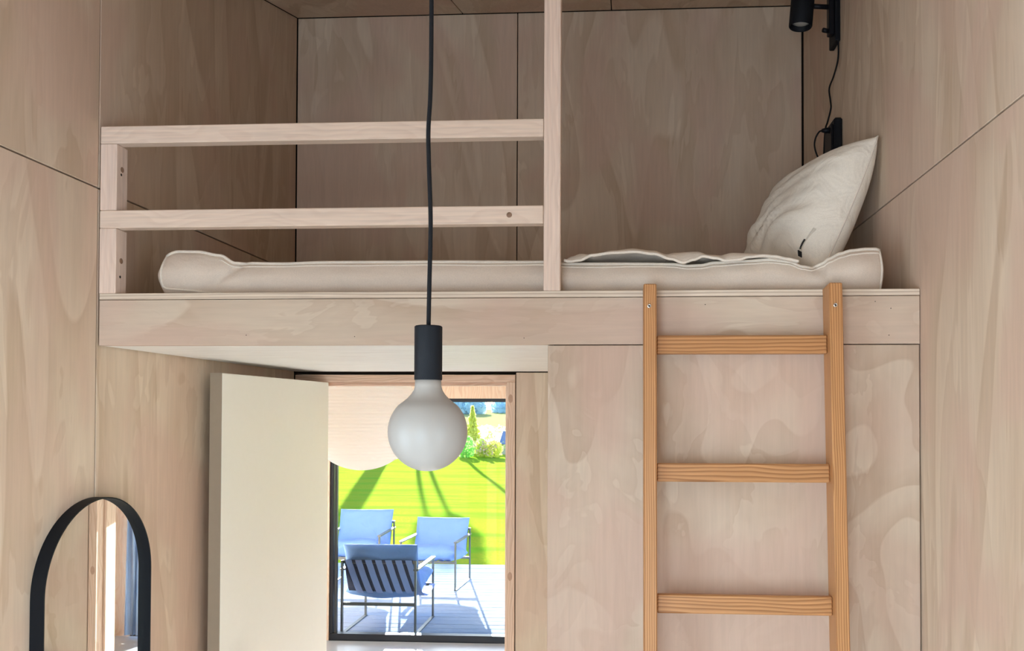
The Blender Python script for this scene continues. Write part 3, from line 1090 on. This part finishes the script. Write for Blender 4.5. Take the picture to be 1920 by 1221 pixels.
cb_ = spline([(0.768, 2.995, 3.075), (0.768, 2.985, 3.04), (0.768, 2.992, 2.987), (0.766, 3.044, 2.951), (0.764, 3.100, 2.928), (0.766, 3.092, 2.88),
              (0.764, 3.078, 2.845), (0.755, 3.09, 2.80), (0.742, 3.07, 2.765), (0.739, 3.075, 2.70), (0.739, 3.08, 2.62)], 8)
tube('cable', cb_, 0.0032, 'cord', sp, 8)

so_ = empty('wall_socket', (0.76, 3.01, 2.60), 'black wall socket with plugged cable just above the pillow', 'socket')
prism('socket_box', [(2.960, 2.58), (3.085, 2.58), (3.085, 2.772), (2.960, 2.772)], 'X', 0.746, XR, 'black', so_, 0.006)
prism('socket_face', [(2.972, 2.592), (3.073, 2.592), (3.073, 2.752), (2.972, 2.752)], 'X', 0.739, 0.7465, 'black_s', so_, 0.003)
tube('plug', [(0.742, 3.0, 2.738), (0.726, 3.0, 2.738), (0.712, 3.0, 2.738)], [0.011, 0.010, 0.006], 'black_s', so_, 12)
tube('plug_cable', spline([(0.714, 3.0, 2.738), (0.703, 3.0, 2.733), (0.691, 3.0, 2.712), (0.687, 3.0, 2.686), (0.693, 3.0, 2.657), (0.708, 3.0, 2.624), (0.722, 3.0, 2.59)], 8),
     0.003, 'cord', so_, 8)

# ================================================================== WALL MIRROR
mi = empty('wall_mirror', (XL, 2.19, 0.25), 'arched wall mirror in a deep black steel frame on the left wall', 'mirror')
MYa, MYb, MZ1, MZ0 = 1.960, 2.425, 1.492, 0.22
rad = (MYb - MYa) / 2
yc_ = (MYa + MYb) / 2


def arch(r, n=40, z0=MZ0):
    pts = [(yc_ - r, z0 + rad), (yc_ - r, MZ1 - rad)]
    pts += [(yc_ - r * math.cos(math.pi * k / n), MZ1 - rad + r * math.sin(math.pi * k / n)) for k in range(1, n)]
    pts += [(yc_ + r, MZ1 - rad), (yc_ + r, z0 + rad)]
    pts += [(yc_ + r * math.cos(math.pi * k / n), z0 + rad - r * math.sin(math.pi * k / n)) for k in range(1, n)]
    return pts


bm = bmesh.new()
fr_d = 0.036
A, B = arch(rad), arch(rad - 0.0035)
rows = []
for (loopp, x) in ((A, XL + 0.0005), (A, XL + fr_d), (B, XL + fr_d), (B, XL + 0.0005)):
    rows.append([bm.verts.new((x, y, z)) for (y, z) in loopp])
for r in range(4):
    P_, Q_ = rows[r], rows[(r + 1) % 4]
    m_ = len(P_)
    for k in range(m_):
        bm.faces.new((P_[k], P_[(k + 1) % m_], Q_[(k + 1) % m_], Q_[k]))
o = from_bm('mirror_frame', bm, 'black', mi)
auto_smooth(o, 30)
# glass pane, sitting in the frame with its far edge a little proud
TILT = math.tan(R(0.25))
bm = bmesh.new()
C_ = arch(rad - 0.004)
f1 = [bm.verts.new((XL + 0.015 + (y - MYa) * TILT, y, z)) for (y, z) in C_]
f0 = [bm.verts.new((XL + 0.001, y, z)) for (y, z) in C_]
bm.faces.new(f1)
bm.faces.new(f0[::-1])
for k in range(len(C_)):
    k2 = (k + 1) % len(C_)
    bm.faces.new((f1[k], f1[k2], f0[k2], f0[k]))
from_bm('mirror_glass', bm, 'mirror', mi)

# ================================================================== PAPER LANTERN in the next room
lan = empty('paper_lantern', (-1.484, 4.7, 1.39), 'large ribbed white rice paper lantern hanging in the next room', 'lamp')
RL, zl = 0.322, 1.718
prof = []
NR = 30
for k in range(0, 181, 1):
    a = R(1 + 178 * k / 180)
    h = -math.cos(a)
    t = (h + 0.86) / 1.72 * NR
    groove = 0.0 if h < -0.80 or h > 0.84 else 0.006 * abs(math.sin(math.pi * t))
    rr = RL - 0.004 + groove
    prof.append((rr * math.sin(a), rr * h))
o = lathe('paper_shade', prof, 'paper', lan, 48, center=(-1.484, 4.7, zl))
tube('cord', [(-1.484, 4.7, zl + RL - 0.01), (-1.484, 4.7, 3.1)], 0.004, 'cord', lan, 8)

# ================================================================== CURTAIN beside the window of the next room
cu = empty('curtain', (0.82, 6.16, 0.02), 'pale blue curtain gathered at the window, seen in the mirror', 'curtain')
bm = bmesh.new()
cl = []
for i in range(61):
    x = 0.69 + 0.27 * i / 60
    yy = 6.165 + 0.022 * math.sin(i * 0.62) + 0.006 * math.sin(i * 1.7)
    cl.append([bm.verts.new((x + 0.01 * math.sin(z * 3 + i), yy + o_, z)) for o_ in (0, 0.002) for z in (0.03, 0.5, 1.0, 1.5, 1.95)])
for a_, b_ in zip(cl[:-1], cl[1:]):
    for o_ in (0, 5):
        for k in range(4):
            bm.faces.new((a_[o_ + k], b_[o_ + k], b_[o_ + k + 1], a_[o_ + k + 1]))
from_bm('cloth', bm, 'curtain', cu, True)
tube('rod', [(0.62, 6.165, 1.96), (1.02, 6.165, 1.96)], 0.010, 'black_s', cu, 10)

# ================================================================== OUTSIDE: DECK
deck = structure(box('floor_deck', -6.5, 6.0, WY + 0.20, 9.48, -0.16, -0.045, 'gap', bevel=0))
bw, gapd = 0.118, 0.006
y = WY + 0.19
me = None
while y < 9.46:
    if me is None:
        p = box('plank', -6.5, 6.0, 0, bw, -0.040, -0.004, 'deck', deck, 0.003)
        me = p.data
        p.location = (0, y, 0)
    else:
        p = bpy.data.objects.new('plank', me)
        COL.objects.link(p)
        p.parent = deck
        p.location = (0, y, random.uniform(-0.001, 0.001))
    y += bw + gapd

# ================================================================== LOUNGE CHAIRS


def soft_box(sx, sy, sz, nx=22, ny=16, seed=0, pw=0.55, dent=0.006):
    """cushion: rounded box from a squashed grid, top and bottom sheets meeting at a seam"""
    rnd = random.Random(seed)
    ph = [rnd.uniform(0, 6) for _ in range(6)]
    bm = bmesh.new()
    T_, B_ = [], []
    for i in range(nx + 1):
        ra, rb = [], []
        for j in range(ny + 1):
            s = -math.cos(math.pi * i / nx)
            t = -math.cos(math.pi * j / ny)
            h = ((1 - s ** 6) ** pw) * ((1 - t ** 6) ** pw)
            w = dent * (math.sin(5 * s + ph[0] + 3 * t) + math.sin(9 * t + ph[1] - 4 * s)) * h
            x = sx / 2 * s * (1 - 0.03 * (1 - t * t))
            yy = sy / 2 * t * (1 - 0.03 * (1 - s * s))
            va = bm.verts.new((x, yy, sz / 2 * h + w))
            vb = va if i in (0, nx) or j in (0, ny) else bm.verts.new((x, yy, -sz / 2 * h + w))
            ra.append(va)
            rb.append(vb)
        T_.append(ra)
        B_.append(rb)
    for i in range(nx):
        for j in range(ny):
            bm.faces.new((T_[i][j], T_[i + 1][j], T_[i + 1][j + 1], T_[i][j + 1]))
            q = (B_[i][j], B_[i][j + 1], B_[i + 1][j + 1], B_[i + 1][j])
            if len(set(q)) > 2:
                try:
                    bm.faces.new(q)
                except ValueError:
                    pass
    return bm


def bar(bm, p0, p1, w, t, wdir):
    """flat bar between two points; w along wdir, t across"""
    p0, p1, wdir = Vector(p0), Vector(p1), Vector(wdir).normalized()
    d = (p1 - p0).normalized()
    n_ = d.cross(wdir).normalized()
    q = []
    for p in (p0, p1):
        for a, b in ((-1, -1), (1, -1), (1, 1), (-1, 1)):
            q.append(bm.verts.new(p + wdir * (a * w / 2) + n_ * (b * t / 2)))
    for f in ((0, 1, 2, 3), (4, 5, 6, 7), (0, 1, 5, 4), (1, 2, 6, 5), (2, 3, 7, 6), (3, 0, 4, 7)):
        bm.faces.new([q[i] for i in f])


def make_chair():
    """lounge chair, base centre at the origin, facing -Y"""
    root = empty('lounge_chair', (0, 0, 0))
    HW, FY, BY, AH, BH = 0.275, -0.305, 0.305, 0.478, 0.545
    for s in (-1, 1):
        x = s * HW
        bm = bmesh.new()
        X_ = (1, 0, 0)
        bar(bm, (x, FY, 0.004), (x, BY, 0.004), 0.026, 0.008, X_)
        bar(bm, (x, FY, 0.0), (x, FY, AH), 0.013, 0.028, X_)
        bar(bm, (x, BY, 0.0), (x, BY, BH), 0.013, 0.028, X_)
        bar(bm, (x, FY - 0.004, AH), (x, BY, AH), 0.034, 0.012, X_)
        from_bm('side_frame', bm, 'tube', root, local=True)
    for (yy, z) in ((BY, 0.535), (BY, 0.225), (FY + 0.05, 0.27)):
        bm = bmesh.new()
        bar(bm, (-HW, yy, z), (HW, yy, z), 0.024, 0.010, (0, 0, 1))
        from_bm('cross_bar', bm, 'tube', root, local=True)
    # straps: over the back rail, down the back in a sagging curve, forward below the seat
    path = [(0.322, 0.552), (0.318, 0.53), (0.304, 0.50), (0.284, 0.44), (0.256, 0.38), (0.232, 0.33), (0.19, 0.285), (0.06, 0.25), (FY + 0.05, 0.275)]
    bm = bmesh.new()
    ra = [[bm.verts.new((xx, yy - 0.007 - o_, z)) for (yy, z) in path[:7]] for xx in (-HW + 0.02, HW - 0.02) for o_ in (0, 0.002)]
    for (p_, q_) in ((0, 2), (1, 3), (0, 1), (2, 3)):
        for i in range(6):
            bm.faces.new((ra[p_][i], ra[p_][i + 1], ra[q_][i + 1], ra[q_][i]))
    from_bm('gap_shade_sheet', bm, 'gap_shade', root, local=True)  # dark sheet added to stand in for shade in the strap gaps
    for k in range(7):
        x = -HW + 0.05 + k * (2 * HW - 0.10) / 6
        pts = spline([(x - 0.22 * (0.552 - z), yy, z) for (yy, z) in path], 5)
        bm = bmesh.new()
        rows_ = []
        for i, p in enumerate(pts):
            t_ = (pts[min(i + 1, len(pts) - 1)] - pts[max(i - 1, 0)]).normalized()
            n_ = t_.cross(Vector((1, 0, 0))).normalized()
            rows_.append([bm.verts.new(p + Vector((sx_ * 0.024, 0, 0)) + n_ * o_) for (sx_, o_) in ((-1, -0.0015), (1, -0.0015), (1, 0.0015), (-1, 0.0015))])
        for a_, b_ in zip(rows_[:-1], rows_[1:]):
            for i in range(4):
                bm.faces.new((a_[i], a_[(i + 1) % 4], b_[(i + 1) % 4], b_[i]))
        bm.faces.new(rows_[0])
        bm.faces.new(rows_[-1])
        from_bm('strap', bm, 'strap', root, local=True)
    bm = soft_box(0.56, 0.52, 0.15, seed=3)
    bmesh.ops.transform(bm, matrix=Matrix.Translation((0, -0.055, 0.335)) @ Matrix.Rotation(R(-9), 4, 'X'), verts=bm.verts)
    from_bm('seat_cushion', bm, 'chair', root, True, local=True)
    bm = soft_box(0.56, 0.40, 0.12, seed=5)
    bmesh.ops.transform(bm, matrix=Matrix.Translation((0, 0.190, 0.475)) @ Matrix.Rotation(R(67), 4, 'X'), verts=bm.verts)
    from_bm('back_cushion', bm, 'chair', root, True, local=True)
    return root


def copy_tree(o, parent=None):
    c = o.copy()
    COL.objects.link(c)
    if parent is not None:
        c.parent = parent
    for ch in [q for q in bpy.data.objects if q.parent == o]:
        copy_tree(ch, c)
    return c


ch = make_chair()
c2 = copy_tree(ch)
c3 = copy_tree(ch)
GRP = 'lounge chairs on the deck'
ch.location = (-1.895, 6.745, -0.004)
ch.rotation_euler = (0, 0, math.pi)
ch.scale = (1.06, 1.0, 1.06)
tag(ch, 'blue lounge chair nearest the window, seen from behind with slanted straps', 'chair', GRP)
c2.location = (-1.880, 8.41, -0.004)
c2.rotation_euler = (0, 0, R(-3))
c2.scale = (1, 1, 0.98)
tag(c2, 'right of the two blue lounge chairs facing the window', 'chair', GRP)
c3.location = (-2.665, 8.39, -0.004)
c3.rotation_euler = (0, 0, R(2))
c3.scale = (1, 1, 1.10)
tag(c3, 'left of the two blue lounge chairs facing the window', 'chair', GRP)

# ================================================================== GARDEN
bm = bmesh.new()
nx, ny = 60, 90
gv = []
for i in range(nx + 1):
    row = []
    for j in range(ny + 1):
        x = -70 + 110 * i / nx
        yy = 9.3 + (140 - 9.3) * (j / ny) ** 1.8
        z = -0.20 + 0.03 * math.sin(x * 0.7 + yy * 0.31) * math.sin(yy * 0.5) + (0.028 * (yy - 40) if yy > 40 else 0)
        row.append(bm.verts.new((x, yy, z)))
    gv.append(row)
for i in range(nx):
    for j in range(ny):
        bm.faces.new((gv[i][j], gv[i + 1][j], gv[i + 1][j + 1], gv[i][j + 1]))
lawn = from_bm('ground_lawn', bm, 'grass', None, True)
structure(lawn)
structure(box('ground_around_house', -70, 40, -30, 9.4, -0.6, -0.17, 'outer', bevel=0))


def foliage(name, pts_fn, count, size, mat, parent, seed):
    rnd = random.Random(seed)
    verts, faces = [], []
    for _ in range(count):
        c = Vector(pts_fn(rnd))
        d1_ = Vector((rnd.gauss(0, 1), rnd.gauss(0, 1), rnd.gauss(0, 1))).normalized()
        d2_ = d1_.cross(Vector((rnd.gauss(0, 1), rnd.gauss(0, 1), rnd.gauss(0, 1)))).normalized()
        s = size * rnd.uniform(0.6, 1.4)
        i = len(verts)
        verts += [tuple(c - d1_ * s), tuple(c + d2_ * s * 0.5), tuple(c + d1_ * s), tuple(c - d2_ * s * 0.5)]
        faces.append((i, i + 1, i + 2, i + 3))
    b = base_of(parent)
    me = bpy.data.meshes.new(name)
    me.from_pydata([tuple(Vector(q) - b) for q in verts], [], faces)
    return link(name, me, mat, parent)


def ball(c, r):
    def fn(rnd):
        while True:
            p = Vector((rnd.uniform(-1, 1), rnd.uniform(-1, 1), rnd.uniform(-1, 1)))
            if 0.35 < p.length < 1:
                return (c[0] + p.x * r[0], c[1] + p.y * r[1], c[2] + p.z * r[2])
    return fn


def cone(c, r, h):
    def fn(rnd):
        t = rnd.random() ** 1.5
        a = rnd.uniform(0, 6.283)
        rr = r * (1 - t) * math.sqrt(rnd.uniform(0.2, 1)) * (0.8 + 0.2 * math.sin(t * 40))
        return (c[0] + rr * math.cos(a), c[1] + rr * math.sin(a), c[2] + t * h)
    return fn


def on_line(p, y):
    """a point further along the sun's azimuth from ground point p"""
    return p[0] + (y - p[1]) * math.tan(SUN_AZ)


# slender trees beyond the lawn, whose trunks draw the long shadows
TY = 50.0
for (p, tr, h, crown, lab) in (
        ((-6.70, 27.2), 0.085, 8.6, (0.34, 0.34, 0.8), 'slim tree behind the lawn hidden by the bulb, thin trunk'),
        ((-6.256, 27.2), 0.085, 8.4, (0.34, 0.34, 0.8), 'slim tree behind the lawn right of its twin'),
        ((-8.40, 27.9), 0.34, 9.0, (0.6, 0.6, 1.1), 'stout tree behind the lawn, hidden by the paper lantern'),
        ((-6.814, 35.7), 0.085, 8.8, (0.34, 0.34, 0.8), 'slim tree behind the lawn, furthest right')):
    x = on_line(p, TY)
    t = empty('tree', (x, TY, 0.05), lab, 'tree', 'trees beyond the lawn')
    tube('trunk', [(x, TY, -0.2), (x + 0.05, TY, h * 0.35), (x - 0.03, TY, h * 0.7), (x, TY, h)], [tr * 1.1, tr, tr * 0.9, tr * 0.5], 'bark', t, 8)
    foliage('crown', ball((x, TY, h), crown), 260, 0.13, 'leaf_green', t, int(abs(x) * 100))

# bushes and flower bed at the end of the lawn
co_ = empty('conifer', (-7.75, 43.0, 0.1), 'pointed yellow-green conifer at the end of the lawn', 'tree')
tube('trunk', [(-7.75, 43, -0.1), (-7.75, 43, 1.9)], [0.06, 0.02], 'bark', co_, 8)
foliage('crown', cone((-7.75, 43.0, 0.2), 0.62, 1.95), 2500, 0.09, 'leaf_yellow', co_, 11)
for (x, yy, r, hh, mt, lab) in (
        (-6.95, 37.0, 0.42, 0.55, 'leaf_green', 'round green shrub in the flower bed beside the bulb'),
        (-6.35, 37.6, 0.34, 0.42, 'leaf_yellow', 'low yellow-green shrub in the middle of the flower bed'),
        (-5.72, 37.2, 0.40, 0.40, 'leaf_yellow', 'low yellow shrub at the right end of the flower bed')):
    sh = empty('shrub', (x, yy, -0.2), lab, 'shrub', 'shrubs in the flower bed')
    foliage('leaves', ball((x, yy, hh * 0.45), (r, r, hh)), 900, 0.06, mt, sh, int(-x * 91))
    tube('stem', [(x, yy, -0.25), (x, yy, hh * 0.3)], 0.03, 'bark', sh, 6)
fl = foliage('flowers', ball((-6.05, 36.8, 0.25), (0.55, 0.3, 0.35)), 120, 0.06, 'flower', None, 77)
fl['kind'] = 'stuff'
tag(fl, 'pale pink flowers scattered in the bed at the end of the lawn', 'flowers')
mdw = foliage('meadow_grass', lambda r_: ((lambda x_, y_: (x_, y_, -0.2 + 0.028 * max(0, y_ - 40) + r_.random() * 0.55))(r_.uniform(-22, 6), 39 + 22 * r_.random() ** 1.3)), 6000, 0.22, 'meadow', None, 5)
mdw['kind'] = 'stuff'
tag(mdw, 'tall dry yellow meadow grass beyond the mown lawn', 'grass')
shd = empty('shed', (-5.2, 39.5, -0.2), 'blue-grey shed roof showing behind the flower bed at right', 'shed')
box('shed_wall', -5.75, -3.9, 39.6, 41.0, -0.2, 0.35, 'shedwall', shd, 0.01)
prism('shed_roof', [(39.45, 0.32), (41.2, 0.34), (41.2, 0.90), (40.9, 0.92)], 'X', -5.85, -3.8, 'roofblue', shd, 0.01)
for k in range(9):
    x = -30 + k * 4.6
    yy = 112 + 8 * (k % 2)
    r = random.uniform(2.3, 3.0)
    hh = random.uniform(1.6, 2.6)
    ft = empty('distant_tree', (x, yy, 1.9), None, None, 'distant tree line')
    tag(ft, 'hazy blue tree, %s from the left in the distant tree line' % ('first', 'second', 'third', 'fourth', 'fifth', 'sixth', 'seventh', 'eighth', 'ninth')[k], 'tree', 'distant tree line')
    foliage('crown', ball((x, yy, 1.6 + hh * 0.5), (r, r, hh)), 700, 0.5, 'leaf_hazed', ft, k)
    tube('trunk', [(x, yy, 1.6), (x, yy, 2.4)], 0.2, 'bark', ft, 6)
